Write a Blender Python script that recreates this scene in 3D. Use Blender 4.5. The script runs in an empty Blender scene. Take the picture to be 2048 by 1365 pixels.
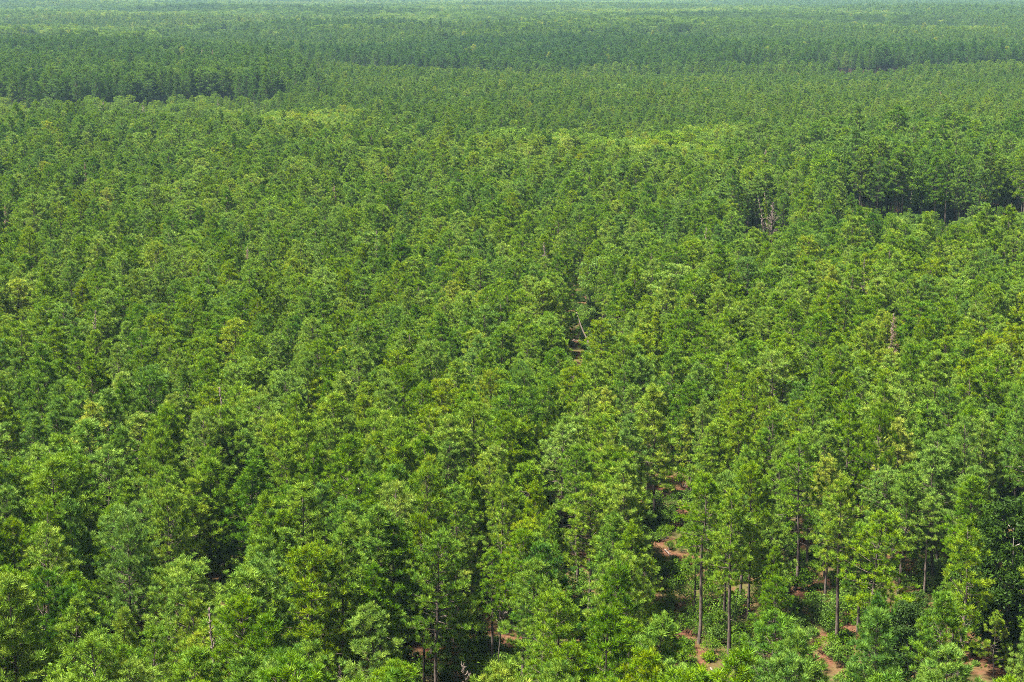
import bpy, math, random
import numpy as np
from mathutils import Vector

# ------------------------------------------------------------------ camera, sky, sun, exposure
R = math.radians
scn = bpy.context.scene
col = scn.collection
PW, PH = 2048.0, 1365.0
FPX = 3413.0                      # focal length in photo pixels (60 mm on a 36 mm sensor)
CAM_H = 78.0
HORIZON = -34.0                   # photo row of the horizon (above the frame)
PITCH = math.atan((PH / 2 - HORIZON) / FPX)

cam = bpy.data.cameras.new('camera')
cam.sensor_width = 36.0
cam.lens = 36.0 * FPX / PW
cam.clip_start = 1.0
cam.clip_end = 30000.0
cam_o = bpy.data.objects.new('camera', cam)
col.objects.link(cam_o)
cam_o.location = (0, 0, CAM_H)
cam_o.rotation_euler = (math.pi / 2 - PITCH, 0, 0)
scn.camera = cam_o

SUN_DIR = Vector((-0.40, -0.10, 0.88)).normalized()      # towards the sun
world = bpy.data.worlds.new('World')
scn.world = world
world.use_nodes = True
wn = world.node_tree
sky = wn.nodes.new('ShaderNodeTexSky')
sky.sky_type = 'NISHITA'
sky.sun_disc = False
sky.sun_elevation = math.asin(SUN_DIR.z)
sky.sun_rotation = math.atan2(SUN_DIR.x, SUN_DIR.y)
sky.air_density = 1.0
sky.dust_density = 6.0
bg = wn.nodes['Background']
bg.inputs['Strength'].default_value = 0.032
wn.links.new(sky.outputs[0], bg.inputs['Color'])

sun = bpy.data.lights.new('sun', 'SUN')
sun.energy = 5.0
sun.angle = R(3.0)
sun.color = (1.0, 0.95, 0.86)
sun_o = bpy.data.objects.new('sun', sun)
col.objects.link(sun_o)
sun_o.rotation_euler = SUN_DIR.to_track_quat('Z', 'Y').to_euler()
sun_o.location = (0, 0, 300)

scn.view_settings.view_transform = 'Standard'
scn.view_settings.look = 'None'
scn.view_settings.gamma = 1.0
scn.view_settings.exposure = 2.3
scn.cycles.max_bounces = 5
scn.cycles.diffuse_bounces = 1
scn.cycles.transmission_bounces = 4
scn.cycles.glossy_bounces = 1
scn.cycles.volume_bounces = 0
scn.cycles.filter_width = 0.9
scn.cycles.use_denoising = False

# ------------------------------------------------------------------ picture <-> ground
CP, SP = math.cos(PITCH), math.sin(PITCH)


def at(px, py, z=0.0):
    """world x, y of the photo pixel on the level z"""
    u = (px - PW / 2) / FPX
    v = (PH / 2 - py) / FPX
    dy = CP + v * SP
    dz = -SP + v * CP
    t = (z - CAM_H) / dz
    return u * t, dy * t


def proj(x, y, z):
    """photo pixel of a world point (works on arrays)"""
    dz = z - CAM_H
    f = y * CP - dz * SP
    up = y * SP + dz * CP
    return PW / 2 + FPX * x / f, PH / 2 - FPX * up / f


def elev(x, y):
    """gentle relief far away, flat nearby"""
    x = np.asarray(x, float)
    y = np.asarray(y, float)
    w = np.clip((y - 500) / 900, 0, 1)
    e = 3.2 * np.sin(x / 210 + 1.1) * np.sin(y / 330 + 0.4) + 2.4 * np.sin(x / 95 + y / 140) + 4.0 * np.sin(y / 610 + x / 800 + 2.0)
    return w * e


def wob(x, y, s, seed=0.0):
    """cheap smooth noise in about -1..1"""
    return (np.sin(x / s + 1.7 * seed) * np.cos(y / (s * 1.3) + seed) + 0.6 * np.sin((x * 0.7 + y) / (s * 0.61) + 2.1 * seed)
            + 0.5 * np.sin((x - 0.8 * y) / (s * 0.43) + 0.7 * seed)) / 1.6


# ------------------------------------------------------------------ mesh helpers
class Acc:
    def __init__(self):
        self.v, self.f, self.a, self.n = [], [], [], 0

    def add(self, v, f, a=None):
        v = np.asarray(v, np.float32).reshape(-1, 3)
        f = np.asarray(f, np.int32).reshape(-1, 3)
        self.v.append(v)
        self.f.append(f + self.n)
        self.a.append(np.zeros(len(v), np.float32) if a is None else np.asarray(a, np.float32))
        self.n += len(v)

    def tube(self, pts, rad, sides=6, a=0.0):
        pts = np.asarray(pts, float)
        k = len(pts)
        d = np.gradient(pts, axis=0)
        d /= np.linalg.norm(d, axis=1)[:, None] + 1e-9
        ref = np.where(np.abs(d[:, 2:3]) > 0.9, np.array([[1.0, 0, 0]]), np.array([[0, 0, 1.0]]))
        s = np.cross(d, ref)
        s /= np.linalg.norm(s, axis=1)[:, None] + 1e-9
        t = np.cross(d, s)
        th = np.arange(sides) * 2 * math.pi / sides
        r = np.asarray(rad, float)[:, None, None]
        v = pts[:, None, :] + r * (np.cos(th)[None, :, None] * s[:, None, :] + np.sin(th)[None, :, None] * t[:, None, :])
        i = np.arange(k - 1)[:, None] * sides
        j = np.arange(sides)[None, :]
        j2 = (j + 1) % sides
        q = np.stack([i + j, i + j2, i + sides + j2, i + sides + j], -1).reshape(-1, 4)
        f = np.concatenate([q[:, [0, 1, 2]], q[:, [0, 2, 3]]])
        top = (k - 1) * sides
        cap = np.array([[top, top + m, top + m + 1] for m in range(1, sides - 1)])
        self.add(v.reshape(-1, 3), np.concatenate([f, cap]), np.full(k * sides, a))

    def mesh(self, name, mats, smooth=False):
        v = np.concatenate(self.v)
        f = np.concatenate(self.f)
        a = np.concatenate(self.a)
        me = bpy.data.meshes.new(name)
        me.vertices.add(len(v))
        me.vertices.foreach_set('co', v.ravel())
        me.loops.add(len(f) * 3)
        me.loops.foreach_set('vertex_index', f.ravel())
        me.polygons.add(len(f))
        me.polygons.foreach_set('loop_start', np.arange(0, len(f) * 3, 3, dtype=np.int32))
        me.polygons.foreach_set('loop_total', np.full(len(f), 3, np.int32))
        if smooth:
            me.polygons.foreach_set('use_smooth', np.ones(len(f), bool))
        at_ = me.attributes.new('v', 'FLOAT', 'POINT')
        at_.data.foreach_set('value', a)
        me.update()
        for m in mats:
            me.materials.append(m)
        return me


def unit(a):
    return a / (np.linalg.norm(a, axis=-1, keepdims=True) + 1e-9)


def needles(acc, rng, P, D, S, n, length, width, spread):
    """brushes of pine needles at the points P along the directions D"""
    T = len(P)
    val = np.repeat(rng.random(T), n)
    P = np.repeat(P, n, 0)
    D = np.repeat(D, n, 0)
    S = np.repeat(S, n)
    N = len(P)
    rnd = unit(rng.normal(size=(N, 3)))
    side = unit(rnd - (rnd * D).sum(1)[:, None] * D)
    ang = spread * np.sqrt(rng.random(N))
    nd = D * np.cos(ang)[:, None] + side * np.sin(ang)[:, None]
    base = P - D * (rng.random(N) * 0.6 * length * S)[:, None]
    ln = length * S * (0.7 + 0.5 * rng.random(N))
    wd = unit(np.cross(nd, rng.normal(size=(N, 3)))) * (width * S * 0.5)[:, None]
    tip = base + nd * ln[:, None]
    mid = base + nd * (ln * 0.45)[:, None]
    v = np.stack([base, mid + wd, mid - wd, tip], 1).reshape(-1, 3)
    i = np.arange(N) * 4
    f = np.concatenate([np.stack([i, i + 1, i + 2], 1), np.stack([i + 1, i + 3, i + 2], 1)])
    acc.add(v, f, np.repeat(val, 4))


def leaves(acc, rng, P, val, size, nrm=None, jit=0.8):
    """single leaves (two triangles folded a little) at P"""
    N = len(P)
    n = rng.normal(size=(N, 3)) * jit
    n[:, 2] += 0.55
    if nrm is not None:
        n += nrm * 0.5
    n = unit(n)
    a = unit(np.cross(n, rng.normal(size=(N, 3))))
    b = np.cross(n, a)
    s = size * (0.6 + 0.8 * rng.random(N))[:, None]
    v = np.stack([P - a * s, P + b * s * 0.45, P + a * s, P - b * s * 0.45], 1).reshape(-1, 3)
    i = np.arange(N) * 4
    f = np.concatenate([np.stack([i, i + 1, i + 2], 1), np.stack([i, i + 2, i + 3], 1)])
    acc.add(v, f, np.repeat(val, 4))


# ------------------------------------------------------------------ materials
def new_mat(name):
    m = bpy.data.materials.new(name)
    m.use_nodes = True
    nt = m.node_tree
    nt.nodes.clear()
    out = nt.nodes.new('ShaderNodeOutputMaterial')
    return m, nt, out


def ramp(nt, stops, fac):
    r = nt.nodes.new('ShaderNodeValToRGB')
    e = r.color_ramp.elements
    while len(e) < len(stops):
        e.new(0.5)
    for k, (p, c) in enumerate(stops):
        e[k].position = p
        e[k].color = (*c, 1)
    if fac is not None:
        nt.links.new(fac, r.inputs['Fac'])
    return r


def math_n(nt, op, a, b):
    n = nt.nodes.new('ShaderNodeMath')
    n.operation = op
    for k, x in enumerate((a, b)):
        if isinstance(x, (int, float)):
            n.inputs[k].default_value = x
        else:
            nt.links.new(x, n.inputs[k])
    return n.outputs[0]


def foliage_mat(name, stops, spread, transl, tcol=(1.0, 1.0, 0.55), gloss=0.25):
    """leaf colour chosen per tree by the property «tint», per tuft by the mesh attribute «v»"""
    m, nt, out = new_mat(name)
    t = nt.nodes.new('ShaderNodeAttribute')
    t.attribute_type = 'INSTANCER'
    t.attribute_name = 'tint'
    v = nt.nodes.new('ShaderNodeAttribute')
    v.attribute_name = 'v'
    k = math_n(nt, 'ADD', t.outputs['Fac'], math_n(nt, 'MULTIPLY', math_n(nt, 'SUBTRACT', v.outputs['Fac'], 0.5), spread))
    c0 = ramp(nt, stops, k).outputs['Color']
    oi = nt.nodes.new('ShaderNodeObjectInfo')
    hs = nt.nodes.new('ShaderNodeHueSaturation')
    nt.links.new(c0, hs.inputs['Color'])
    nt.links.new(math_n(nt, 'ADD', math_n(nt, 'MULTIPLY', oi.outputs['Random'], 0.18), 0.93), hs.inputs['Saturation'])
    nt.links.new(math_n(nt, 'SUBTRACT', 1.16, math_n(nt, 'MULTIPLY', oi.outputs['Random'], 0.28)), hs.inputs['Value'])
    c = hs.outputs['Color']
    p = nt.nodes.new('ShaderNodeBsdfPrincipled')
    p.inputs['Roughness'].default_value = 0.55
    p.inputs['Specular IOR Level'].default_value = gloss
    nt.links.new(c, p.inputs['Base Color'])
    tr = nt.nodes.new('ShaderNodeBsdfTranslucent')
    mx = nt.nodes.new('ShaderNodeMix')
    mx.data_type = 'RGBA'
    mx.blend_type = 'MULTIPLY'
    mx.inputs['Factor'].default_value = 1.0
    nt.links.new(c, mx.inputs['A'])
    mx.inputs['B'].default_value = (*tcol, 1)
    nt.links.new(mx.outputs['Result'], tr.inputs['Color'])
    ms = nt.nodes.new('ShaderNodeMixShader')
    ms.inputs[0].default_value = transl
    nt.links.new(p.outputs[0], ms.inputs[1])
    nt.links.new(tr.outputs[0], ms.inputs[2])
    nt.links.new(ms.outputs[0], out.inputs['Surface'])
    return m


def bark_mat(name, stops, scale=1.2):
    m, nt, out = new_mat(name)
    tc = nt.nodes.new('ShaderNodeTexCoord')
    mp = nt.nodes.new('ShaderNodeMapping')
    mp.inputs['Scale'].default_value = (scale * 5, scale * 5, scale)
    nt.links.new(tc.outputs['Object'], mp.inputs['Vector'])
    n = nt.nodes.new('ShaderNodeTexNoise')
    n.inputs['Scale'].default_value = 2.0
    n.inputs['Detail'].default_value = 5.0
    nt.links.new(mp.outputs[0], n.inputs['Vector'])
    r = ramp(nt, stops, n.outputs['Fac'])
    p = nt.nodes.new('ShaderNodeBsdfPrincipled')
    p.inputs['Roughness'].default_value = 0.9
    p.inputs['Specular IOR Level'].default_value = 0.1
    nt.links.new(r.outputs['Color'], p.inputs['Base Color'])
    nt.links.new(p.outputs[0], out.inputs['Surface'])
    return m


M_NEEDLE = foliage_mat('pine_needles', [(0.0, (0.030, 0.092, 0.016)), (0.35, (0.078, 0.165, 0.013)),
                                        (0.65, (0.142, 0.232, 0.015)), (1.0, (0.25, 0.290, 0.022))], 0.35, 0.20, gloss=0.15)
M_LEAF = foliage_mat('broad_leaves', [(0.0, (0.024, 0.052, 0.006)), (0.4, (0.066, 0.130, 0.009)),
                                      (0.7, (0.125, 0.215, 0.018)), (1.0, (0.20, 0.245, 0.022))], 0.45, 0.34, gloss=0.1)
M_DRY = foliage_mat('dry_needles', [(0.0, (0.15, 0.085, 0.05)), (1.0, (0.22, 0.15, 0.09))], 0.8, 0.25, (1, 0.85, 0.7))
M_BARK = bark_mat('pine_bark', [(0.3, (0.040, 0.031, 0.025)), (0.55, (0.105, 0.082, 0.070)), (0.75, (0.19, 0.145, 0.12))])
M_HBARK = bark_mat('hardwood_bark', [(0.3, (0.07, 0.06, 0.05)), (0.7, (0.20, 0.18, 0.155))])
M_DEAD = bark_mat('dead_wood', [(0.25, (0.075, 0.058, 0.049)), (0.55, (0.155, 0.122, 0.103)), (0.8, (0.25, 0.21, 0.18))])
M_LOG = bark_mat('log_wood', [(0.25, (0.05, 0.036, 0.03)), (0.55, (0.13, 0.10, 0.085)), (0.8, (0.22, 0.18, 0.155))])


def ground_mat():
    m, nt, out = new_mat('forest_floor')
    tc = nt.nodes.new('ShaderNodeTexCoord')

    def noise(scale, det=6.0, rough=0.6):
        n = nt.nodes.new('ShaderNodeTexNoise')
        n.inputs['Scale'].default_value = scale
        n.inputs['Detail'].default_value = det
        n.inputs['Roughness'].default_value = rough
        nt.links.new(tc.outputs['Object'], n.inputs['Vector'])
        return n.outputs['Fac']
    litter = ramp(nt, [(0.25, (0.030, 0.015, 0.009)), (0.5, (0.085, 0.038, 0.022)), (0.75, (0.17, 0.085, 0.054))], noise(1.1, 9, 0.75))
    grass = ramp(nt, [(0.3, (0.018, 0.026, 0.008)), (0.55, (0.055, 0.062, 0.018)), (0.75, (0.12, 0.10, 0.04))], noise(1.6, 9, 0.8))
    patch = ramp(nt, [(0.42, (0, 0, 0)), (0.60, (0.85, 0.85, 0.85))], noise(0.13, 5, 0.65))
    mx = nt.nodes.new('ShaderNodeMix')
    mx.data_type = 'RGBA'
    nt.links.new(patch.outputs['Color'], mx.inputs['Factor'])
    nt.links.new(litter.outputs['Color'], mx.inputs['A'])
    nt.links.new(grass.outputs['Color'], mx.inputs['B'])
    p = nt.nodes.new('ShaderNodeBsdfPrincipled')
    p.inputs['Roughness'].default_value = 1.0
    p.inputs['Specular IOR Level'].default_value = 0.032
    nt.links.new(mx.outputs['Result'], p.inputs['Base Color'])
    bp = nt.nodes.new('ShaderNodeBump')
    bp.inputs['Strength'].default_value = 0.6
    bp.inputs['Distance'].default_value = 0.2
    nt.links.new(noise(3.0, 8, 0.7), bp.inputs['Height'])
    nt.links.new(bp.outputs[0], p.inputs['Normal'])
    nt.links.new(p.outputs[0], out.inputs['Surface'])
    return m


# ------------------------------------------------------------------ ground
def build_ground():
    xs = np.linspace(-4400, 4400, 121)
    ys = np.concatenate([np.linspace(-150, 900, 36), np.linspace(930, 12500, 170)])
    X, Y = np.meshgrid(xs, ys)
    V = np.stack([X, Y, elev(X, Y)], -1).reshape(-1, 3)
    nx = len(xs)
    i = (np.arange(len(ys) - 1)[:, None] * nx + np.arange(nx - 1)[None, :]).ravel()
    F = np.concatenate([np.stack([i, i + 1, i + nx + 1], 1), np.stack([i, i + nx + 1, i + nx], 1)])
    a = Acc()
    a.add(V, F)
    o = bpy.data.objects.new('ground', a.mesh('ground', [ground_mat()], True))
    col.objects.link(o)
    o['kind'] = 'structure'
    return o


build_ground()


# ------------------------------------------------------------------ tree models
def bend_path(rng, h, n, amt, lean=(0, 0)):
    t = np.linspace(0, 1, n)
    o = np.cumsum(rng.normal(size=(n, 2)) * amt, 0)
    o -= o[0]
    return np.stack([o[:, 0] + lean[0] * t ** 1.3, o[:, 1] + lean[1] * t ** 1.3, h * t], 1)


def on_path(path, z):
    return np.array([np.interp(z, path[:, 2], path[:, 0]), np.interp(z, path[:, 2], path[:, 1]), z])


def pine_model(seed, h, cb, rmax, dens=1.0, top=0.75, n_need=64, lean=(0, 0), r0=None):
    """a loblolly pine: returns its trunk mesh (with limbs) and its crown mesh"""
    rng = np.random.default_rng(seed)
    wood, crown = Acc(), Acc()
    path = bend_path(rng, h, 9, 0.09, lean)
    r0 = r0 or 0.0105 * h
    t = np.linspace(0, 1, 9)
    wood.tube(path, r0 * np.interp(t, [0, 0.1, cb, 0.8, 1], [1.2, 1.0, 0.72, 0.3, 0.1]), 8)
    z0 = cb * h
    z = z0
    P, D, S = [], [], []
    gap_az, gap_w = rng.random() * 6.28, rng.random() * 0.9
    while z < h - 0.25:
        u = (z - z0) / (h - z0)
        prof = rmax * min(1.0, (u + 0.26) / 0.46) ** 0.8 * (1 - u ** (2.6 - 1.3 * top)) ** (0.55 + 0.35 * top) + 0.25
        k = rng.integers(4, 6)
        az0 = rng.random() * 6.28
        for b in range(k):
            az = az0 + b * 6.28 / k + rng.normal() * 0.35
            if rng.random() > 0.93 * dens:
                continue
            L = prof * (0.60 + 0.50 * rng.random())
            if abs((az - gap_az + 3.14) % 6.28 - 3.14) < gap_w * 0.5 and u < 0.6:
                L *= 0.55
            el = R(-6 + 48 * u + rng.normal() * 9)
            o = on_path(path, z + rng.normal() * 0.12)
            hd = np.array([math.cos(az), math.sin(az), 0])
            s = np.linspace(0, 1, 4)
            pts = o + hd * (s * L * math.cos(el))[:, None]
            pts[:, 2] += s * L * math.sin(el) + 0.16 * L * s ** 2.2
            wood.tube(pts, 0.035 * (0.4 + L / 3) * (1.1 - s), 3)
            nt = max(1, int(L * 1.75 * dens + rng.random()))
            for q in range(nt):
                w = 0.10 + 0.88 * ((q + rng.random()) / nt) ** 0.8
                bp = np.array([np.interp(w, s, pts[:, c]) for c in range(3)])
                sgn = 1 if q % 2 else -1
                ta = az + sgn * R(30 + 40 * rng.random())
                tl = (0.25 + 0.75 * rng.random()) * (0.5 + 0.5 * min(1, L / 2))
                td = unit(np.array([math.cos(ta), math.sin(ta), 0.25 + 0.6 * rng.random()]))
                tp = bp + td * tl
                wood.add(np.stack([bp, bp + [0, 0, 0.025], tp]), [[0, 1, 2]])
                P.append(tp)
                D.append(unit(td * 0.42 + np.array([0, 0, 0.85])))
                S.append(0.75 + 0.45 * rng.random())
            P.append(pts[-1])
            D.append(unit(unit(pts[-1] - pts[-2]) * 0.5 + np.array([0, 0, 0.75])))
            S.append(0.9 + 0.35 * rng.random())
        z += 0.46 + 0.25 * rng.random()
    for q in range(5):
        P.append(path[-1] + rng.normal(size=3) * [0.16, 0.16, 0.22])
        D.append(unit(np.array([rng.normal() * 0.3, rng.normal() * 0.3, 1.0])))
        S.append(0.9)
    zz = 0.22 * h
    while zz < z0:
        az = rng.random() * 6.28
        L = 0.5 + rng.random() * 1.5
        o = on_path(path, zz)
        e = o + np.array([math.cos(az) * L, math.sin(az) * L, L * rng.normal() * 0.22])
        wood.tube([o, (o + e) / 2 + [0, 0, 0.06], e], [0.028, 0.02, 0.008], 3)
        zz += 0.35 + rng.random() * 1.3
    needles(crown, rng, np.array(P), np.array(D), np.array(S), n_need, 0.50, 0.038, R(64))
    return wood.mesh('trunk', [M_BARK], True), crown.mesh('crown', [M_NEEDLE])


def limb_tree(rng, acc, h, spread, z0, n_limb, r0, bend=0.12):
    """trunk and forking limbs; returns the limb tips"""
    path = bend_path(rng, h * 0.9, 8, bend)
    t = np.linspace(0, 1, 8)
    acc.tube(path, r0 * (1.1 - t) ** 0.9, 8)
    tips = [path[-1]]
    for k in range(n_limb):
        z = z0 + (h * 0.85 - z0) * (k + rng.random()) / n_limb
        u = (z - z0) / (h - z0)
        az = k * 2.4 + rng.normal() * 0.4
        L = spread * (1 - 0.55 * u) * (0.7 + 0.4 * rng.random())
        o = on_path(path, z)
        e = o + np.array([math.cos(az) * L, math.sin(az) * L, L * (0.45 + 0.4 * rng.random())])
        m = (o + e) / 2 + rng.normal(size=3) * 0.12 * L
        acc.tube([o, m, e], [r0 * 0.4 * (1 - u * 0.5), r0 * 0.26, r0 * 0.08], 4)
        tips += [e, m]
        for q in range(3):
            e2 = m + (e - m) * rng.random() + rng.normal(size=3) * [0.35 * L, 0.35 * L, 0.22 * L] + [0, 0, 0.15 * L]
            acc.tube([m, (m + e2) / 2 + rng.normal(size=3) * 0.05 * L, e2], [r0 * 0.2, r0 * 0.12, r0 * 0.04], 3)
            tips.append(e2)
    return np.array(tips)


def hardwood_model(seed, h, rad, n_clump=115, n_leaf=95, leaf=0.15, low=0.22):
    rng = np.random.default_rng(seed)
    wood, crown = Acc(), Acc()
    tips = limb_tree(rng, wood, h, rad * 0.9, h * low * 1.2, 12, 0.014 * h)
    cz, rz = h * (low + (1 - low) * 0.5), h * (1 - low) * 0.52
    d = unit(rng.normal(size=(n_clump, 3)))
    lob = 1 + 0.22 * np.sin(d[:, 0] * 5 + seed) * np.sin(d[:, 1] * 4 + 1.3 * seed) + 0.12 * np.sin(d[:, 2] * 7 + seed)
    rr = (0.55 + 0.45 * rng.random(n_clump) ** 0.5) * lob
    C = np.array([0, 0, cz]) + d * rr[:, None] * [rad, rad, rz]
    C = np.concatenate([C, tips])
    nC = len(C)
    cs = 0.45 + 0.5 * rng.random(nC)
    val = np.repeat(np.clip(rng.random(nC) * 0.8 + 0.1, 0, 1), n_leaf)
    off = unit(rng.normal(size=(nC * n_leaf, 3))) * (rng.random(nC * n_leaf) ** 0.45)[:, None]
    off[:, 2] *= 0.62
    Q = np.repeat(C, n_leaf, 0) + off * np.repeat(cs * rad / 3.6, n_leaf)[:, None]
    leaves(crown, rng, Q, np.clip(val + rng.normal(size=len(val)) * 0.12, 0, 1), leaf)
    return wood.mesh('trunk', [M_HBARK], True), crown.mesh('crown', [M_LEAF])


def shrub_model(seed, h, rad, n_clump=26, n_leaf=60, leaf=0.11):
    rng = np.random.default_rng(seed)
    stem, fol = Acc(), Acc()
    C = []
    for k in range(n_clump):
        az = rng.random() * 6.28
        r = rad * rng.random() ** 0.6
        zt = h * (0.35 + 0.65 * rng.random()) * (1 - 0.35 * (r / rad) ** 2)
        e = np.array([math.cos(az) * r, math.sin(az) * r, zt])
        b = np.array([math.cos(az) * r * 0.15, math.sin(az) * r * 0.15, 0])
        stem.tube([b, (b + e) / 2 + rng.normal(size=3) * 0.08, e], [0.022, 0.016, 0.006], 3)
        C.append(e)
    C = np.array(C)
    val = np.repeat(rng.random(len(C)), n_leaf)
    off = rng.normal(size=(len(C) * n_leaf, 3)) * [0.24, 0.24, 0.2] * (0.5 + h / 4)
    leaves(fol, rng, np.repeat(C, n_leaf, 0) + off, val, leaf)
    return stem.mesh('stems', [M_HBARK], True), fol.mesh('foliage', [M_LEAF])


def dead_model(seed, h, cb, rmax, lean=(0, 0), twig=True, broken=False):
    """a bare standing dead pine as one mesh"""
    rng = np.random.default_rng(seed)
    a = Acc()
    path = bend_path(rng, h, 9, 0.10, lean)
    t = np.linspace(0, 1, 9)
    a.tube(path, 0.0095 * h * ((1.25 if broken else 1.08) - t) ** 0.7, 7)
    z = cb * h
    while z < h - 0.2:
        u = (z - cb * h) / (h - cb * h)
        for k in range(rng.integers(2, 5)):
            az = rng.random() * 6.28
            L = (rmax * (1 - u) ** 0.7 + 0.25) * (0.5 + 0.6 * rng.random())
            el = R(15 + 50 * u + rng.normal() * 14)
            o = on_path(path, z)
            hd = np.array([math.cos(az) * math.cos(el), math.sin(az) * math.cos(el), math.sin(el)])
            e = o + hd * L + [0, 0, 0.18 * L]
            m = o + hd * L * 0.5
            a.tube([o, m, e], [0.065, 0.05, 0.024], 3)
            if twig:
                for q in range(6):
                    w = o + (e - o) * (0.35 + 0.6 * rng.random())
                    e2 = w + (hd * 0.5 + unit(rng.normal(size=3)) * 0.7 + [0, 0, 0.35]) * L * 0.3
                    a.tube([w, e2], [0.034, 0.018], 3)
        z += 0.4 + 0.35 * rng.random()
    return a


# ------------------------------------------------------------------ object helpers
def tag(o, label=None, cat=None, group=None, kind=None):
    for k, v in (('label', label), ('category', cat), ('group', group), ('kind', kind)):
        if v:
            o[k] = v
    return o


def part(name, me, parent, tint=None):
    o = bpy.data.objects.new(name, me)
    col.objects.link(o)
    o.parent = parent
    if tint is not None:
        o['tint'] = float(tint)
    return o


def tree_thing(name, meshes, loc, rot, scale, tint, part_names=('trunk', 'crown'), tilt=(0, 0)):
    e = bpy.data.objects.new(name, None)
    col.objects.link(e)
    e.location = loc
    e.rotation_euler = (tilt[0], tilt[1], rot)
    e.scale = scale if isinstance(scale, tuple) else (scale,) * 3
    e.empty_display_size = 0.5
    for n, me in zip(part_names, meshes):
        part(n, me, e, tint)
    return e


# pine variants: (height, crown base, crown radius, density, top shape)
PINE_SPEC = [(19.0, .42, 3.2, 1.0, .62), (18.0, .40, 2.9, 1.0, .78), (20.0, .47, 3.4, .95, .55), (17.5, .38, 3.0, 1.0, .95),
             (19.5, .45, 2.7, .95, .75), (18.5, .42, 3.5, 1.0, .50), (20.5, .50, 3.0, .92, .64), (17.0, .36, 2.8, 1.0, 1.05),
             (19.0, .44, 3.1, .75, .70), (18.8, .43, 2.9, 1.0, .85), (20.0, .46, 3.6, .9, .52), (18.2, .41, 2.5, .9, .88)]
PINE = [pine_model(100 + k, s[0], s[1] - .06, s[2] * 1.24, s[3], s[4]) for k, s in enumerate(PINE_SPEC)]
OPEN_SPEC = [(20.5, .50, 3.7, .95, .80), (20.0, .56, 3.6, .85, .66), (18.5, .38, 3.3, .6, .90)]
OPEN_PINE = [pine_model(300 + k, *s) for k, s in enumerate(OPEN_SPEC)]
HARD_SPEC = [(15.0, 4.6), (13.0, 4.0), (16.5, 5.0), (12.0, 3.6)]
HARD = [hardwood_model(500 + k, *s) for k, s in enumerate(HARD_SPEC)]
BIG_HARD = [hardwood_model(560, 15.0, 4.6, 190, 150, 0.16, 0.12), hardwood_model(561, 13.0, 4.0, 170, 150, 0.15, 0.10)]
SHRUB = [shrub_model(600 + k, h, r) for k, (h, r) in enumerate([(2.2, 1.5), (1.5, 1.3), (3.0, 1.7), (1.1, 1.0)])]

# ------------------------------------------------------------------ where the stands are
rng = np.random.default_rng(7)


def grid(y0, y1, s):
    """jittered planting grid inside the view wedge"""
    ys = np.arange(y0, y1, s)
    X, Y = [], []
    for k, y in enumerate(ys):
        hw = y * 0.315 + 40
        xs = np.arange(-hw, hw, s) + (0.5 * s if k % 2 else 0)
        X.append(xs)
        Y.append(np.full(len(xs), y))
    X = np.concatenate(X)
    Y = np.concatenate(Y)
    X = X + rng.uniform(-.42, .42, len(X)) * s
    Y = Y + rng.uniform(-.42, .42, len(X)) * s
    return X, Y


LANE = np.array([(26.0, 170.0), (23.5, 259.0), (16.0, 365.0), (14.0, 459.0), (9.0, 640.0), (6.5, 870.0)])


def lane_x(y):
    return np.interp(y, LANE[:, 1], LANE[:, 0])


# trees with a place of their own in the photo: (base px, base py, top py, model, label)
HERO = [
    (1398, 1288, 958, 'open', 1, 0.52, 'tall pine with a long bare grey trunk, standing in the brown clearing near the bottom'),
    (1457, 1338, 985, 'open', 0, 0.58, 'slim bright green pine with a straight bare trunk just right of the tallest clearing pine'),
    (1240, 1216, 905, 'open', 0, 0.50, 'pine with a pale straight trunk at the left side of the brown clearing'),
    (1156, 1172, 900, 'open', 1, 0.45, 'pine with a dark bare trunk rising from a small patch of brown ground'),
    (1673, 1288, 958, 'open', 0, 0.66, 'light yellow-green pine with a thick double-looking trunk above a leafy green shrub'),
    (1737, 1246, 1085, 'open', 1, 0.60, 'small pine with a thin pale bare stem right of the leafy green shrub'),
    (1650, 1198, 1000, 'open', 0, 0.40, 'darker pine with a bare dark trunk behind the brown fallen branches'),
    (1918, 1425, 1050, 'open', 2, 0.62, 'thin see-through pine with its pale trunk showing through the crown, beside the big dark hardwood'),
    (1046, 1392, 1060, 'open', 0, 0.48, 'pine with a pinkish sunlit trunk over brown ground at the bottom edge'),
    (1074, 1380, 1075, 'open', 1, 0.42, 'pine with a dark trunk directly beside the pinkish sunlit trunk at the bottom edge'),
    (1284, 1296, 1115, 'open', 1, 0.60, 'short flat-topped pine on a bare stem, left of the tall clearing pine'),
    (172, 1400, 1165, 'open', 0, 0.52, 'bushy bright green pine with a pale trunk foot at the lower left bottom edge'),
    (664, 1410, 1255, 'open', 2, 0.66, 'sparse yellow-green pine with white bare branches at the bottom edge'),
    (1985, 1395, 1225, 'open', 2, 0.68, 'small open pine with gold-green tufts in front of the dark hardwood shade'),
    (2030, 1375, 1290, 'open', 2, 0.60, 'little pine with a thin pale stem in the bottom right corner'),
    (985, 1335, 1100, 'open', 0, 0.46, 'pine with a crooked dark trunk beside a small patch of reddish ground'),
    (1898, 1060, 870, 'open', 0, 0.22, 'dark green pine with a rust-brown lower trunk above the big dark hardwood'),
    (418, 960, 760, 'open', 1, 0.34, 'dark pine with a bent reddish trunk showing in a dark gap on the left'),
    (1845, 1205, 1000, 'open', 1, 0.55, 'pine with two dark trunks close together left of the big dark hardwood'),
]
HERO_HARD = [  # very low tints: the shade on these crowns is put into the leaf colour
    (2012, 1345, 1012, 0, -0.05, 'large dark broadleaf tree with yellow-tipped top at the right edge'),
    (1812, 1440, 1215, 1, -0.08, 'dark round broadleaf tree at the bottom right behind thin pines'),
]
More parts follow.
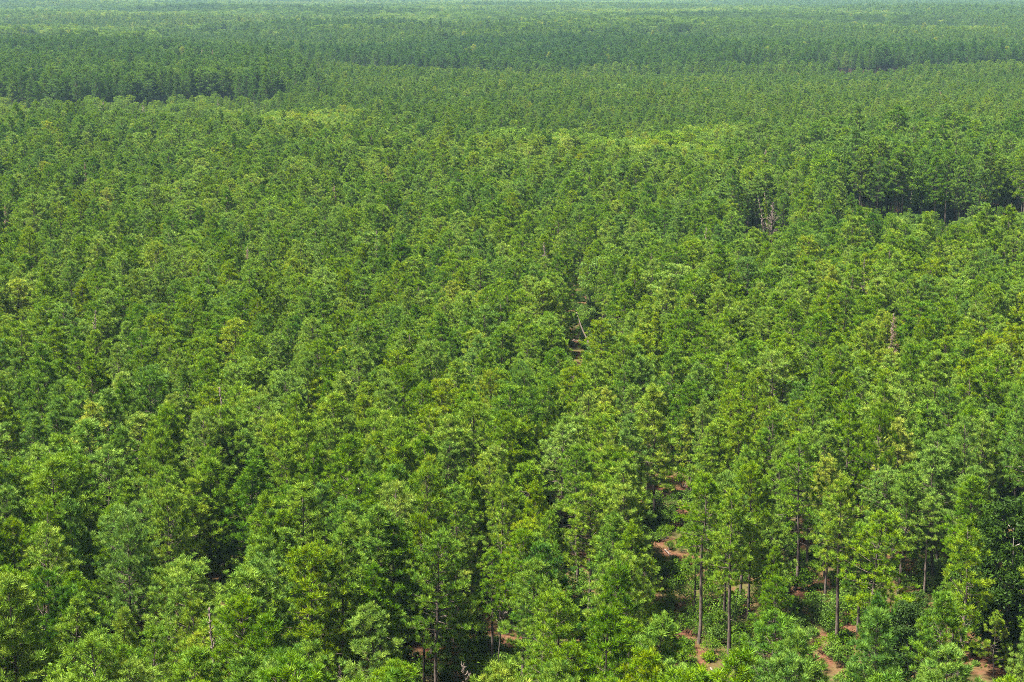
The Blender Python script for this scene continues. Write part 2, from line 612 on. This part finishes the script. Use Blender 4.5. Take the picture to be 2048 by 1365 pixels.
# pieces of ground the photo shows between the crowns: px, py, half width, half height
WINDOWS = [(1322, 975, 22, 26), (1325, 1108, 26, 26), (1372, 1170, 22, 34), (1155, 1165, 26, 20), (1450, 1300, 22, 30), (1605, 1215, 42, 26),
           (1640, 1092, 18, 20), (1868, 1110, 24, 20), (1965, 1345, 45, 26), (1012, 1300, 34, 40), (300, 1240, 20, 14), (430, 1165, 18, 16),
           (1160, 668, 26, 34), (2012, 1150, 34, 130), (1815, 1290, 34, 50), (1176, 702, 16, 20), (1330, 1225, 22, 20), (1440, 1235, 16, 20), (1690, 1225, 26, 24), (820, 1290, 14, 12), (1790, 1130, 14, 14)]

hero_xy = []
for h_ in HERO:
    hero_xy.append(at(h_[0], h_[1]))
for h_ in HERO_HARD:
    hero_xy.append(at(h_[0], h_[1]))
HX = np.array(hero_xy)


DEAD = [
    (1549, 405, 17.0, 1.9, (0.2, 0), 0, 'bare pinkish dead tree with a bushy twig top beside the dark nook'),
    (1517, 395, 18.5, 0.5, (-2.6, 0), 0, 'tall leaning dead stem left of the pinkish dead tree'),
    (443, 775, 19.5, 0.8, (-.6, 0), 0, 'forked bare dead pine on the left, above the gap with a reddish trunk'),
    (455, 378, 18.5, 1.0, (0, 0), 0, 'pale dead pine in the far left of the front stand'),
    (667, 372, 18.5, 0.8, (0, 0), 1, 'brown-needled dead pine standing alone left of centre'),
    (757, 462, 19.0, 0.9, (.3, 0), 0, 'pale dead pine left of centre, among mid-height pines'),
    (10, 412, 18.5, 0.7, (0, 0), 1, 'thin brown dead pine at the very left edge'),
    (170, 328, 18.5, 0.9, (0, 0), 1, 'straw-coloured dying pine in the upper left'),
    (1789, 628, 19.5, 0.9, (0, 0), 1, 'pinkish-brown dead pine tip on the right'),
    (1532, 300, 17.0, 1.1, (.4, 0), 1, 'pale brown dead tree right of the broadleaf belt'),
    (188, 622, 18.5, 0.7, (0, 0), 0, 'thin dead stem among pines on the left, mid-height'),
    (494, 495, 18.5, 0.9, (0, 0), 1, 'tan dead pine left of centre under the dark gap'),
    (404, 98, 23.5, 1.8, (0, 0), 1, 'left one of two pinkish dead trees far back'),
    (425, 98, 23.5, 1.7, (0, 0), 1, 'right one of two pinkish dead trees far back'),
    (1040, 54, 24.0, 1.6, (0, 0), 1, 'pinkish dead tree far back near the middle'),
    (1882, 170, 16.0, 1.2, (0, 0), 1, 'pale dead pine in the fine young stand on the right'),
    (1728, 520, 18.5, 0.8, (0, 0), 0, 'grey dead pine in front of the tall stand on the right'),
    (1086, 485, 16.5, 0.7, (-1.2, 0), 0, 'leaning bare stem beside the lane in the middle'),
    (1410, 455, 18.5, 0.6, (0, 0), 0, 'thin bare snag right of the middle lane'),
    (205, 198, 13.0, 2.0, (2.5, 0), 0, 'whitish leaning snag in the strip before the far left stand'),
    (285, 205, 13.0, 1.6, (-1.5, 0), 0, 'whitish forked snag in the strip before the far left stand'),
    (435, 192, 14.0, 1.5, (1.0, 0), 0, 'pale snag right of the whitish pair in the far left strip'),
    (1008, 1180, 10.0, 0.6, (.8, 0), 0, 'short broken grey snag over the reddish ground patch'),
    (918, 1322, 8.5, 0.5, (-1.6, 0), 0, 'straw-pale broken snag at the bottom edge'),
    (684, 1330, 9.0, 0.8, (0, 0), 0, 'small whitish snag at the bottom edge left of centre'),
    (414, 1215, 19.0, 0.5, (-1.0, 0), 0, 'bare pale stem leaning through a yellow-green pine at the lower left'),
]


def lev(py, z=0.0):
    """distance at which the photo row py meets the level z"""
    return at(PW / 2, py, z)[1]


def stand(x, y, s):
    """which stand a planting spot belongs to -> keep mask, mean height, tint, hardwood share"""
    n = len(x)
    px, _ = proj(x, y, 15.0)
    keep = np.ones(n, bool)
    h = np.full(n, 18.2)
    tint = 0.56 - 0.10 * np.clip((y - 250) / 700, 0, 1) + 0.07 * wob(x, y, 26, 3.0) + 0.06 * wob(x, y, 90, 1.0)
    hard = np.full(n, 0.008)
    small = rng.random(n) < np.where((y < 290) & (px > 1100), 0.16, 0.05)
    h += 1.0 * wob(x, y, 60, 5.0)
    h = np.where(y < 260, h + 0.9, h)
    e = 14 * wob(x, y, 45, 2.0)                      # ragged edges
    ef = 75 * wob(x, y, 150, 6.2) + 20 * wob(x, y, 40, 1.2)
    keep &= ~((wob(x, y, 7.5, 12.0) > 0.80) & (y < 1500))
    # lane
    lw = np.where((y > 335) & (y < 400), 3.0, np.where(y < 400, 0.8, np.where(y < 570, 2.3, np.where(y < 880, 1.0, 0.0))))
    keep &= ~(np.abs(x - lane_x(y)) < lw)
    # thinned part at the lower right
    thin = (y < 300 + e) & (px > 1120) & (px < 1960)
    keep &= ~(thin & (rng.random(n) < 0.06))
    h = np.where(small, h * rng.uniform(0.42, 0.8, n), h)
    # left: old strip of regrowth, then a taller stand
    lb = lev(224)
    left = px + rng.normal(size=n) * 35 < 575 + 2.5 * e
    e3 = 45 * wob(x, y, 38, 5.5)
    strip = left & (y > lev(238, 16.5) + e) & (y < lb + e3)
    h = np.where(strip, 5.0 + 8.0 * rng.random(n) ** 2, h)
    hard = np.where(strip, 0.65, hard)
    tint = np.where(strip, 0.60, tint)
    keep &= ~(strip & (rng.random(n) < 0.12))
    back = left & (y >= lb + e3) & (y < lev(150))
    h = np.where(back, 22.5 + 0.8 * wob(x, y, 40, 4.0), h)
    tint = np.where(back, tint - 0.10, tint)
    keep &= ~(back & (rng.random(n) < 0.2))
    # right: clear strip with low growth in front of a tall stand with its trunks showing
    rb = lev(460)
    right = px + rng.normal(size=n) * 30 > 1660 + 2.5 * e
    strip2 = right & (y > lev(470, 17.0) + 0.6 * e) & (y < rb + 0.8 * e)
    h = np.where(strip2, 4.5 + 4.5 * rng.random(n) ** 1.5, h)
    hard = np.where(strip2, 0.5, hard)
    keep &= ~(strip2 & (rng.random(n) < 0.25))
    back2 = right & (y >= rb + 0.8 * e) & (y < rb + 150)
    h = np.where(back2, 23.0, h)
    tint = np.where(back2, tint - 0.08, tint)
    keep &= ~(back2 & (rng.random(n) < 0.22))
    nb = lev(518)
    nook = (px > 1475) & (px < 1590) & (y > nb - 55) & (y < nb + 22)
    keep &= ~nook
    # younger, lower, finer stand in the middle distance
    yb = np.where(px > 1040, lev(282, 14.0), lev(232, 14.0))
    ob = lev(158)
    young = ~left & (y > yb + e) & (y < ob + ef)
    h = np.where(young, 14.5 + 0.7 * wob(x, y, 50, 6.0), h)
    tint = np.where(young, tint + 0.03, tint)
    # broadleaf belts
    for a0, a1, d0, d1, share in ((1045, 1460, yb - 75, yb + 5, 0.55), (545, 740, yb - 90, yb, 0.65), (345, 470, lev(140, 22) - 40, lev(140, 22) + 25, 0.6),
                                  (1040, 1150, lev(300, 15) - 30, lev(300, 15) + 30, 0.35)):
        belt = (px > a0 + 2 * e) & (px < a1 + 2 * e) & (y > d0 + 1.5 * e) & (y < d1 + 1.5 * e)
        hard = np.where(belt, share, hard)
        h = np.where(belt & (a0 != 345), 17.0, h)
        tint = np.where(belt, (0.25 if a0 == 345 else 0.46) + 0.40 * rng.random(n), tint)
    # dark older stand beyond
    gap = (y > ob + ef) & (y < ob + 70 + ef) & (px > 560) & (wob(x, y, 90, 3.9) > -0.35)
    keep &= ~gap
    o2 = lev(82, 20)
    old = (y >= np.where(px > 560, ob + 50, lev(150)) + ef) & (y < o2 + 3 * ef)
    h = np.where(old, 21.5 + 1.4 * wob(x, y, 70, 8.0), h)
    tint = np.where(old, tint - 0.24 + 0.08 * wob(x, y, 120, 4.4), tint)
    far = y >= o2 + 3 * ef
    h = np.where(far, 18.0 + 2.2 * wob(x, y, 160, 9.0), h)
    m2 = lev(62, 18)
    mid = far & (y < m2)
    tint = np.where(mid, tint - 0.05, tint)
    ln = far & (y > m2 + 4 * ef) & (y < m2 + 150 + 4 * ef) & (px < 1400)
    tint = np.where(ln, 0.2, tint)
    h = np.where(ln, 23.0, h)
    bound = 2100 + (2048 - px) * 4.2                  # slanting edge at the far right
    fr = far & (px > 1450) & (y > bound) & (y < bound + 130)
    keep &= ~fr
    frb = far & (px > 1450) & (y >= bound + 130)
    h = np.where(frb, 21.0 + 1.5 * wob(x, y, 200, 3.3), h)
    tint = np.where(frb, 0.38, tint)
    mix = far & ~frb & (y > m2 + 4 * ef)
    hard = np.where(mix, np.clip(0.42 + 0.7 * wob(x, y, 300, 2.2), 0.02, 0.95), hard)
    tint = np.where(mix, np.clip(0.42 + 0.30 * wob(x, y, 260, 7.7) + 0.12 * rng.normal(size=n), 0.05, 0.9), tint)
    return keep, h, tint, hard


XS, YS, HS, TS, KS = [], [], [], [], []
for y0, y1, s, grow in ((118, 740, 5.0, 1.0), (740, 1500, 4.5, 1.0), (1500, 3000, 6.0, 1.06), (3000, 5200, 8.0, 1.12), (5200, 11600, 14.0, 1.2)):
    x, y = grid(y0, y1, s)
    keep, h, t, hd = stand(x, y, s)
    is_h = rng.random(len(x)) < hd
    h = h * grow
    x, y, h, t, is_h = (q[keep] for q in (x, y, h, t, is_h))
    XS.append(x); YS.append(y); HS.append(h); TS.append(t); KS.append(is_h)
X, Y, HH, TT, KH = (np.concatenate(q) for q in (XS, YS, HS, TS, KS))
N = len(X)
HH = HH * (1 + rng.normal(size=N) * 0.078)
HH = np.where(rng.random(N) < 0.06, HH * 0.78, HH)
TT = np.clip(TT + rng.normal(size=N) * 0.10, 0.02, 0.95)
TT = np.where(rng.random(N) < 0.006, 0.92, TT)
ZZ = elev(X, Y)
# room round the trees that have a place of their own
near = Y < 700
ok = np.ones(N, bool)
for hx, hy in HX:
    ok &= ~(near & ((X - hx) ** 2 + (Y - hy) ** 2 < 3.3 ** 2))
hw_xy = HX[len(HERO):]
for hx, hy in hw_xy:
    ok &= ~((X - hx) ** 2 + (Y - hy) ** 2 < 5.2 ** 2)
# keep the windows on the ground open
cpx, tpy = proj(X, Y, ZZ + HH)
bpx, bpy_ = proj(X, Y, ZZ)
crw = 2.1 * FPX / np.hypot(Y, CAM_H)
for wx, wy, ww, wh in WINDOWS:
    gy = at(wx, wy)[1]
    ok &= ~((Y < gy) & (np.abs(cpx - wx) < ww * 0.6 + 0.8 * crw) & (tpy < wy + wh) & (tpy + (bpy_ - tpy) * 0.62 > wy - wh) & near)
    ok &= ~((np.abs(bpx - wx) < ww) & (np.abs(bpy_ - wy) < wh * 0.5) & near)
for px_, py_, zt_, rm_, ln_, dry_, lab_ in DEAD:
    z_ = zt_ + (0.7 if zt_ > 15 else 0.0)
    dx_, dy_ = at(px_, py_, z_)
    low = proj(dx_, dy_, z_ * (0.5 if rm_ > 1.5 else 0.82))[1]
    ok &= ~((Y < dy_ + 1.5) & (Y > dy_ - 90) & (np.abs(cpx - px_) < crw * (1.15 if rm_ > 1.5 else 0.8) + rm_ * 0.8 * FPX / dy_) & (tpy < low))
X, Y, HH, TT, KH, ZZ = (q[ok] for q in (X, Y, HH, TT, KH, ZZ))
N = len(X)
VAR = np.where(KH, rng.integers(0, len(HARD), N), rng.integers(0, len(PINE), N))
VH = np.where(KH, np.array([s[0] for s in HARD_SPEC])[np.minimum(VAR, len(HARD) - 1)], np.array([s[0] for s in PINE_SPEC])[VAR])
SC = HH / VH
SC = np.where(KH, SC * 0.9, SC)
ROT = rng.random(N) * 6.283
WID = np.clip(1 + rng.normal(size=N) * 0.15, 0.7, 1.4) * np.where(Y > 5200, 1.8, np.where(Y > 3000, 1.15, np.where(Y > 740, 0.88, 1.0)))


# ------------------------------------------------------------------ which trees show largest: a small coverage count
def visible(sel):
    """picture cells each chosen tree shows, nearest first"""
    W, H = 512, 342
    cov = np.zeros((H, W), bool)
    out = np.zeros(len(sel), int)
    for k in np.argsort(Y[sel]):
        i = sel[k]
        px0, py0 = proj(X[i], Y[i], ZZ[i] + HH[i])
        px1, py1 = proj(X[i], Y[i], ZZ[i] + HH[i] * 0.42)
        cx, cy = px0 / 4, (py0 + py1) / 8
        rx, ry = 2.8 * SC[i] * FPX / math.hypot(Y[i], CAM_H) / 4, max(1.0, (py1 - py0) / 8)
        x0, x1 = int(max(0, cx - rx)), int(min(W, cx + rx + 1))
        y0, y1 = int(max(0, cy - ry)), int(min(H, cy + ry + 1))
        if x1 <= x0 or y1 <= y0:
            continue
        gx, gy = np.meshgrid(np.arange(x0, x1), np.arange(y0, y1))
        m = ((gx - cx) / rx) ** 2 + ((gy - cy) / ry) ** 2 < 1
        sub = cov[y0:y1, x0:x1]
        out[k] = (m & ~sub).sum()
        sub |= m
    return out


cand = np.nonzero((Y < 420) & ~KH)[0]
vis = visible(cand)
top = cand[np.argsort(-vis)[:300 - len(HERO)]]
top = top[[vis[np.nonzero(cand == i)[0][0]] > 0 for i in top]]
solo = np.zeros(N, bool)
solo[top] = True
hcand = np.nonzero(KH & (Y < 1100))[0]
hpx, hpy = proj(X[hcand], Y[hcand], HH[hcand])
hcand = hcand[(hpx > 5) & (hpx < 2043)]
solo_h = hcand[np.argsort(Y[hcand])[:45]]
solo[solo_h] = True


def shade_word(t):
    return 'dark green' if t < 0.36 else 'mid green' if t < 0.52 else 'bright green' if t < 0.66 else 'yellow-green'


def shape_word(v):
    h, cb, r, d, tp = PINE_SPEC[v]
    return 'thin-crowned' if d < 0.87 else 'broad' if r >= 3.2 else 'slim' if r <= 2.6 else 'pointed' if tp >= 0.85 else 'bushy'


def place_words(px, py):
    return '%d%% across and %d%% down the photo' % (round(px / PW * 100), round(max(0, py) / PH * 100))


def place_pine(i):
    px, py = proj(X[i], Y[i], HH[i])
    py = max(py, 0)
    s = float(SC[i])
    e = tree_thing('pine_tree', PINE[VAR[i]], (X[i], Y[i], ZZ[i] - 0.05), ROT[i], (s * WID[i], s * WID[i], s), TT[i],
                   tilt=(rng.normal() * 0.03, rng.normal() * 0.03))
    tag(e, '%s %s pine with its tip %s' % (shape_word(VAR[i]), shade_word(TT[i]), place_words(px, min(py, PH))), 'pine tree',
        'pines of the front stand')
    return e


for i in top:
    place_pine(int(i))
for i in solo_h:
    px, py = proj(X[i], Y[i], HH[i])
    s = float(SC[i])
    e = tree_thing('broadleaf_tree', HARD[VAR[i]], (X[i], Y[i], ZZ[i] - 0.05), ROT[i], s, TT[i])
    tag(e, 'round %s broadleaf tree among pines, its top %s' % (shade_word(TT[i]), place_words(px, py)), 'broadleaf tree',
        'broadleaf trees scattered in the pine stand')

for (bx, by, ty, kind, v, tint, label), (hx, hy) in zip(HERO, hero_xy):
    # height from the photo: the level at which the top row is reached over this spot
    lo, hi = 2.0, 40.0
    for _ in range(40):
        mid = (lo + hi) / 2
        if proj(hx, hy, mid)[1] > ty:
            lo = mid
        else:
            hi = mid
    s = lo / OPEN_SPEC[v][0]
    w = s * (1.0 if s > 0.75 else 1.15)
    e = tree_thing('pine_tree', OPEN_PINE[v], (hx, hy, -0.05), rng.random() * 6.28, (w, w, s), tint)
    tag(e, label, 'pine tree', 'pines of the front stand')
for (bx, by, ty, v, tint, label), (hx, hy) in zip(HERO_HARD, hw_xy):
    lo, hi = 2.0, 40.0
    for _ in range(40):
        mid = (lo + hi) / 2
        if proj(hx, hy, mid)[1] > ty:
            lo = mid
        else:
            hi = mid
    s = lo / HARD_SPEC[v][0]
    e = tree_thing('broadleaf_tree', BIG_HARD[v], (hx, hy, -0.05), 1.0 + v, s, tint)
    tag(e, label, 'broadleaf tree', 'broadleaf trees scattered in the pine stand')


# ------------------------------------------------------------------ the rest of the forest: one object of points per kind of plant
def mass(name, idx, models, label, cat, x=None, y=None, z=None, sc=None, wid=None, rot=None, tint=None, var=None):
    x, y, z, sc, wid, rot, tint, var = ((q[idx] if d is None else d) for q, d in
                                        ((X, x), (Y, y), (ZZ, z), (SC, sc), (WID, wid), (ROT, rot), (TT, tint), (VAR, var)))
    n = len(x)
    me = bpy.data.meshes.new(name)
    me.vertices.add(n)
    me.vertices.foreach_set('co', np.stack([x, y, z - 0.05], 1).astype(np.float32).ravel())
    for an, ty, dat in (('scl', 'FLOAT_VECTOR', np.stack([sc * wid, sc * wid, sc], 1)), ('turn', 'FLOAT_VECTOR', np.stack([
            rng.normal(size=n) * 0.025, rng.normal(size=n) * 0.025, rot], 1)), ('tint', 'FLOAT', tint), ('var', 'INT', var)):
        a = me.attributes.new(an, ty, 'POINT')
        a.data.foreach_set('vector' if ty == 'FLOAT_VECTOR' else 'value', np.ascontiguousarray(dat, np.int32 if ty == 'INT' else np.float32).ravel())
    me.update()
    o = bpy.data.objects.new(name, me)
    col.objects.link(o)
    tag(o, label, cat, None, 'stuff')
    ng = bpy.data.node_groups.new(name, 'GeometryNodeTree')
    ng.interface.new_socket('Geometry', in_out='INPUT', socket_type='NodeSocketGeometry')
    ng.interface.new_socket('Geometry', in_out='OUTPUT', socket_type='NodeSocketGeometry')
    nd, lk = ng.nodes, ng.links
    gi, go = nd.new('NodeGroupInput'), nd.new('NodeGroupOutput')
    joined = nd.new('GeometryNodeJoinGeometry')
    for pair in models:
        j = nd.new('GeometryNodeJoinGeometry')
        for ob in pair:
            oi = nd.new('GeometryNodeObjectInfo')
            oi.transform_space = 'ORIGINAL'
            oi.inputs['Object'].default_value = ob
            lk.new(oi.outputs['Geometry'], j.inputs[0])
        g2 = nd.new('GeometryNodeGeometryToInstance')
        lk.new(j.outputs[0], g2.inputs[0])
        lk.new(g2.outputs[0], joined.inputs[0])
    iop = nd.new('GeometryNodeInstanceOnPoints')
    lk.new(gi.outputs[0], iop.inputs['Points'])
    lk.new(joined.outputs[0], iop.inputs['Instance'])
    iop.inputs['Pick Instance'].default_value = True

    def named(an, ty):
        q = nd.new('GeometryNodeInputNamedAttribute')
        q.data_type = ty
        q.inputs['Name'].default_value = an
        return q.outputs['Attribute']
    lk.new(named('var', 'INT'), iop.inputs['Instance Index'])
    e2r = nd.new('FunctionNodeEulerToRotation')
    lk.new(named('turn', 'FLOAT_VECTOR'), e2r.inputs[0])
    lk.new(e2r.outputs[0], iop.inputs['Rotation'])
    lk.new(named('scl', 'FLOAT_VECTOR'), iop.inputs['Scale'])
    lk.new(iop.outputs[0], go.inputs[0])
    md = o.modifiers.new('plants', 'NODES')
    md.node_group = ng
    return o


def part_pairs(meshes, name):
    """the trunk and crown objects of real trees in the scene that carry these meshes"""
    out = []
    for a, b in meshes:
        oa = next(o for o in col.objects if o.data == a)
        ob = next(o for o in col.objects if o.data == b)
        out.append((oa, ob))
    return out


rest_p = np.nonzero(~solo & ~KH)[0]
rest_h = np.nonzero(~solo & KH)[0]
mass('pine_forest', rest_p, part_pairs(PINE, 'pine'), 'endless green pine forest reaching back to the hazy horizon', 'pine forest')
mass('broadleaf_forest', rest_h, part_pairs(HARD, 'hard'), 'paler rounded broadleaf trees massed among the far pines', 'broadleaf forest')
print('TREES', N, 'pines alone', len(top), 'mass', len(rest_p), len(rest_h))

# ------------------------------------------------------------------ shrubs under the near trees
SHX = [(1305, 1040, 2, .28), (1330, 1060, 0, .35), (1290, 1065, 2, .22), (1350, 1150, 0, .45), (1310, 1150, 1, .5), (1385, 1245, 2, .25), (1430, 1235, 2, .42),
       (1460, 1225, 0, .5), (1400, 1275, 2, .2), (1440, 1270, 0, .55), (1480, 1290, 0, .4), (1350, 1265, 2, .3), (1310, 1250, 0, .6), (1330, 1310, 0, .66),
       (1420, 1320, 3, .66), (1365, 1330, 0, .6), (1500, 1345, 2, .4), (1650, 1245, 2, .3), (1680, 1230, 2, .5), (1705, 1225, 2, .55), (1720, 1250, 0, .45),
       (1665, 1265, 2, .25), (1580, 1250, 1, .5), (1560, 1180, 0, .4), (1530, 1140, 1, .4), (1880, 1160, 0, .45), (1870, 1190, 2, .5), (1900, 1200, 0, .3),
       (1610, 1180, 0, .3), (1250, 1290, 0, .5), (1270, 1240, 2, .4), (1230, 1260, 0, .55), (1210, 1230, 1, .5), (1140, 1200, 2, .3), (1175, 1215, 1, .45),
       (1000, 1335, 1, .55), (1035, 1345, 0, .6), (1060, 1330, 2, .35), (1090, 1350, 0, .5), (965, 1350, 0, .4), (1130, 1345, 3, .6), (1200, 1350, 0, .5),
       (1195, 640, 2, .25), (1190, 665, 2, .35), (1200, 690, 0, .3), (1150, 640, 1, .4), (1165, 648, 1, .45), (1185, 620, 2, .3), (1165, 600, 2, .35),
       (1140, 560, 2, .3), (1125, 545, 2, .4), (1180, 700, 0, .7), (1172, 718, 3, .75), (1190, 725, 1, .6)]
for px, py, v, tint in SHX:
    gx, gy = at(px, py)
    s = 0.85 + 0.5 * rng.random()
    e = tree_thing('shrub', SHRUB[v], (gx, gy, -0.03), rng.random() * 6.28, s, tint, ('stem', 'foliage'))
    tag(e, '%s leafy shrub on the forest floor, %s' % (shade_word(tint), place_words(px, py)), 'shrub', 'shrubs in the gaps between the pines')
ux, uy = grid(125, 720, 3.0)
sel = rng.random(len(ux)) < np.where(uy < 300, 0.95, 0.8)
for wx, wy, ww, wh in WINDOWS[:12]:
    gx, gy = at(wx, wy)
    sel &= ~(((ux - gx) ** 2 + (uy - gy) ** 2) < 1.5 ** 2)
ux, uy = ux[sel], uy[sel]
n = len(ux)
mass('undergrowth', None, part_pairs(SHRUB, 'shrub'), 'dark leafy undergrowth covering the floor between the pine trunks', 'undergrowth', ux, uy, np.zeros(n),
     0.5 + 0.8 * rng.random(n) ** 1.5, 0.8 + 0.5 * rng.random(n), rng.random(n) * 6.28, 0.15 + 0.4 * rng.random(n), rng.integers(0, 4, n))

# ------------------------------------------------------------------ dead trees: px, py of the top, level of the top, crown radius, lean, brown needles?, label
for k, (px, py, zt, rm, ln, dry, label) in enumerate(DEAD):
    zt = zt + (0.7 if zt > 15 else 0.0)
    rm = rm * 1.35
    gx, gy = at(px, py, zt)
    gx, gy = gx - ln[0], gy - ln[1]
    a = dead_model(800 + k, zt, 0.45 if rm > 1.0 else 0.55, rm, ln, True)
    if dry:
        e = bpy.data.objects.new('dead_pine', None)
        col.objects.link(e)
        e.location = (gx, gy, float(elev(gx, gy)))
        part('trunk', a.mesh('trunk', [M_DEAD], True), e)
        c = Acc()
        r2 = np.random.default_rng(900 + k)
        m = 70
        zc = zt * (0.62 + 0.36 * r2.random(m))
        rr = rm * np.clip((zt - zc) / (0.3 * zt), 0.1, 1) * np.sqrt(r2.random(m))
        az = r2.random(m) * 6.28
        P = np.stack([ln[0] * (zc / zt) + rr * np.cos(az), ln[1] + rr * np.sin(az), zc], 1)
        D = unit(np.stack([np.cos(az), np.sin(az), -0.2 + 0.8 * r2.random(m)], 1))
        needles(c, r2, P, D, np.ones(m), 10, 0.4, 0.05, R(80))
        part('crown', c.mesh('crown', [M_DRY]), e, r2.random())
    else:
        e = bpy.data.objects.new('dead_pine', a.mesh('dead_pine', [M_DEAD], True))
        col.objects.link(e)
        e.location = (gx, gy, float(elev(gx, gy)))
    tag(e, label, 'dead tree', 'dead trees standing in the forest')

# stems wrapped in climbing vines in front of the tall stand on the right
for k, (px, py, h, ln, tint, label) in enumerate([
        (1916, 455, 17.0, (1.2, 0), .6, 'vine-wrapped stem with ragged green leaves before the tall right-hand stand'),
        (1845, 432, 13.0, (-1.2, 0), .75, 'yellowish vine-wrapped trunk in the row of trunks on the right'),
        (1888, 428, 14.0, (-3.2, 0), .55, 'leaning vine-wrapped stem bowed to the left on the right-hand stand edge'),
        (1540, 495, 16.5, (-2.6, 0), .85, 'leaning stem wrapped in yellow-green vine beside the dark nook')]):
    gx, gy = at(px, py)
    a = dead_model(950 + k, h, 0.8, 0.5, ln, False)
    e = bpy.data.objects.new('vine_covered_tree', None)
    col.objects.link(e)
    e.location = (gx, gy, 0)
    part('trunk', a.mesh('trunk', [M_DEAD], True), e)
    r2 = np.random.default_rng(970 + k)
    m = 1500
    t = r2.random(m) ** 0.8 * 0.9
    c = Acc()
    P = np.stack([ln[0] * t ** 1.3, 0 * t, h * t], 1) + r2.normal(size=(m, 3)) * [0.25, 0.25, 0.2]
    leaves(c, r2, P, r2.random(m), 0.10)
    part('vine', c.mesh('vine', [M_LEAF]), e, tint)
    tag(e, label, 'vine tree', None)


# ------------------------------------------------------------------ logs and fallen branches
def log_between(name, p, q, r, label, cat='log', mat=M_LOG, twigs=0, group=None):
    r2 = np.random.default_rng(int(abs(p[0] * 13 + q[1] * 7)) + 5)
    p, q = np.array(p, float), np.array(q, float)
    a = Acc()
    s = np.linspace(0, 1, 7)
    pts = p + (q - p) * s[:, None] + r2.normal(size=(7, 3)) * [0.07, 0.07, 0.03]
    a.tube(pts - p, r * (1.15 - 0.7 * s), 8)
    for k in range(twigs):
        w = p + (q - p) * (0.2 + 0.75 * r2.random())
        e2 = w + unit(r2.normal(size=3) + [0, 0, 0.6]) * (0.5 + r2.random() * 1.2)
        a.tube([w - p, e2 - p], [0.035, 0.012], 3)
    o = bpy.data.objects.new(name, a.mesh(name, [mat], True))
    col.objects.link(o)
    o.location = p
    return tag(o, label, cat, group)


def g3(px, py, z):
    x, y = at(px, py, z)
    return (x, y, z)


b = at(1185, 708)
log_between('leaning_dead_trunk', (b[0], b[1], 0), (b[0] - 3.6, b[1] + 4.5, 8.6), 0.2, 'long bare dead trunk leaning to the left over the log patch in the lane', 'dead tree', M_LOG)
log_between('fallen_log', g3(1132, 662, 0.35), g3(1166, 664, 0.3), 0.24, 'pale fallen log lying across the lane behind the leaning trunk', 'log', M_DEAD)
for k, (x0, y0, x1, y1, lab) in enumerate([
        (1140, 669, 1166, 671, 'upper grey log of the small log patch in the lane'), (1142, 675, 1168, 677, 'second grey log from the top of the small log patch'),
        (1145, 681, 1172, 682, 'third grey log from the top of the small log patch'), (1150, 688, 1174, 687, 'lowest grey log of the small log patch in the lane'),
        (1585, 1222, 1622, 1200, 'long thin fallen branch on the brown ground by the shrub'), (1592, 1212, 1640, 1215, 'fallen branch crossing the long thin one on brown ground'),
        (1345, 1128, 1385, 1140, 'fallen branch on brown litter left of the tall clearing pine'), (1330, 1100, 1352, 1122, 'dead branch lying in the upper part of the clearing'),
        (1420, 1336, 1448, 1364, 'pale slanting dead stick at the bottom edge below the clearing'), (1885, 1345, 1905, 1330, 'pale curved dead branch at the lower right edge')]):
    log_between('fallen_log' if k < 4 else 'fallen_branch', g3(x0, y0, 0.15), g3(x1, y1, 0.22), 0.15 if k < 4 else 0.11, lab, 'log' if k < 4 else 'branch', M_DEAD, 0 if k < 4 else 6)

# ------------------------------------------------------------------ haze
hz = bpy.data.meshes.new('haze')
x0, x1, y0, y1, z0, z1 = -4600, 4600, -250, 12800, -11.5, 86
hz.from_pydata([(x0, y0, z0), (x1, y0, z0), (x1, y1, z0), (x0, y1, z0), (x0, y0, z1), (x1, y0, z1), (x1, y1, z1), (x0, y1, z1)], [],
               [(0, 3, 2, 1), (4, 5, 6, 7), (0, 1, 5, 4), (1, 2, 6, 5), (2, 3, 7, 6), (3, 0, 4, 7)])
hz_o = bpy.data.objects.new('haze', hz)
col.objects.link(hz_o)
hz_o['kind'] = 'stuff'
m, nt, out = new_mat('haze_air')
pv = nt.nodes.new('ShaderNodeVolumePrincipled')
pv.inputs['Color'].default_value = (0.48, 0.79, 1.0, 1)
pv.inputs['Density'].default_value = 0.000036
pv.inputs['Anisotropy'].default_value = 0.0
nt.links.new(pv.outputs[0], out.inputs['Volume'])
pv.inputs['Density Attribute'].default_value = ''
m.cycles.homogeneous_volume = True
m.cycles.volume_sampling = 'DISTANCE'
hz.materials.append(m)
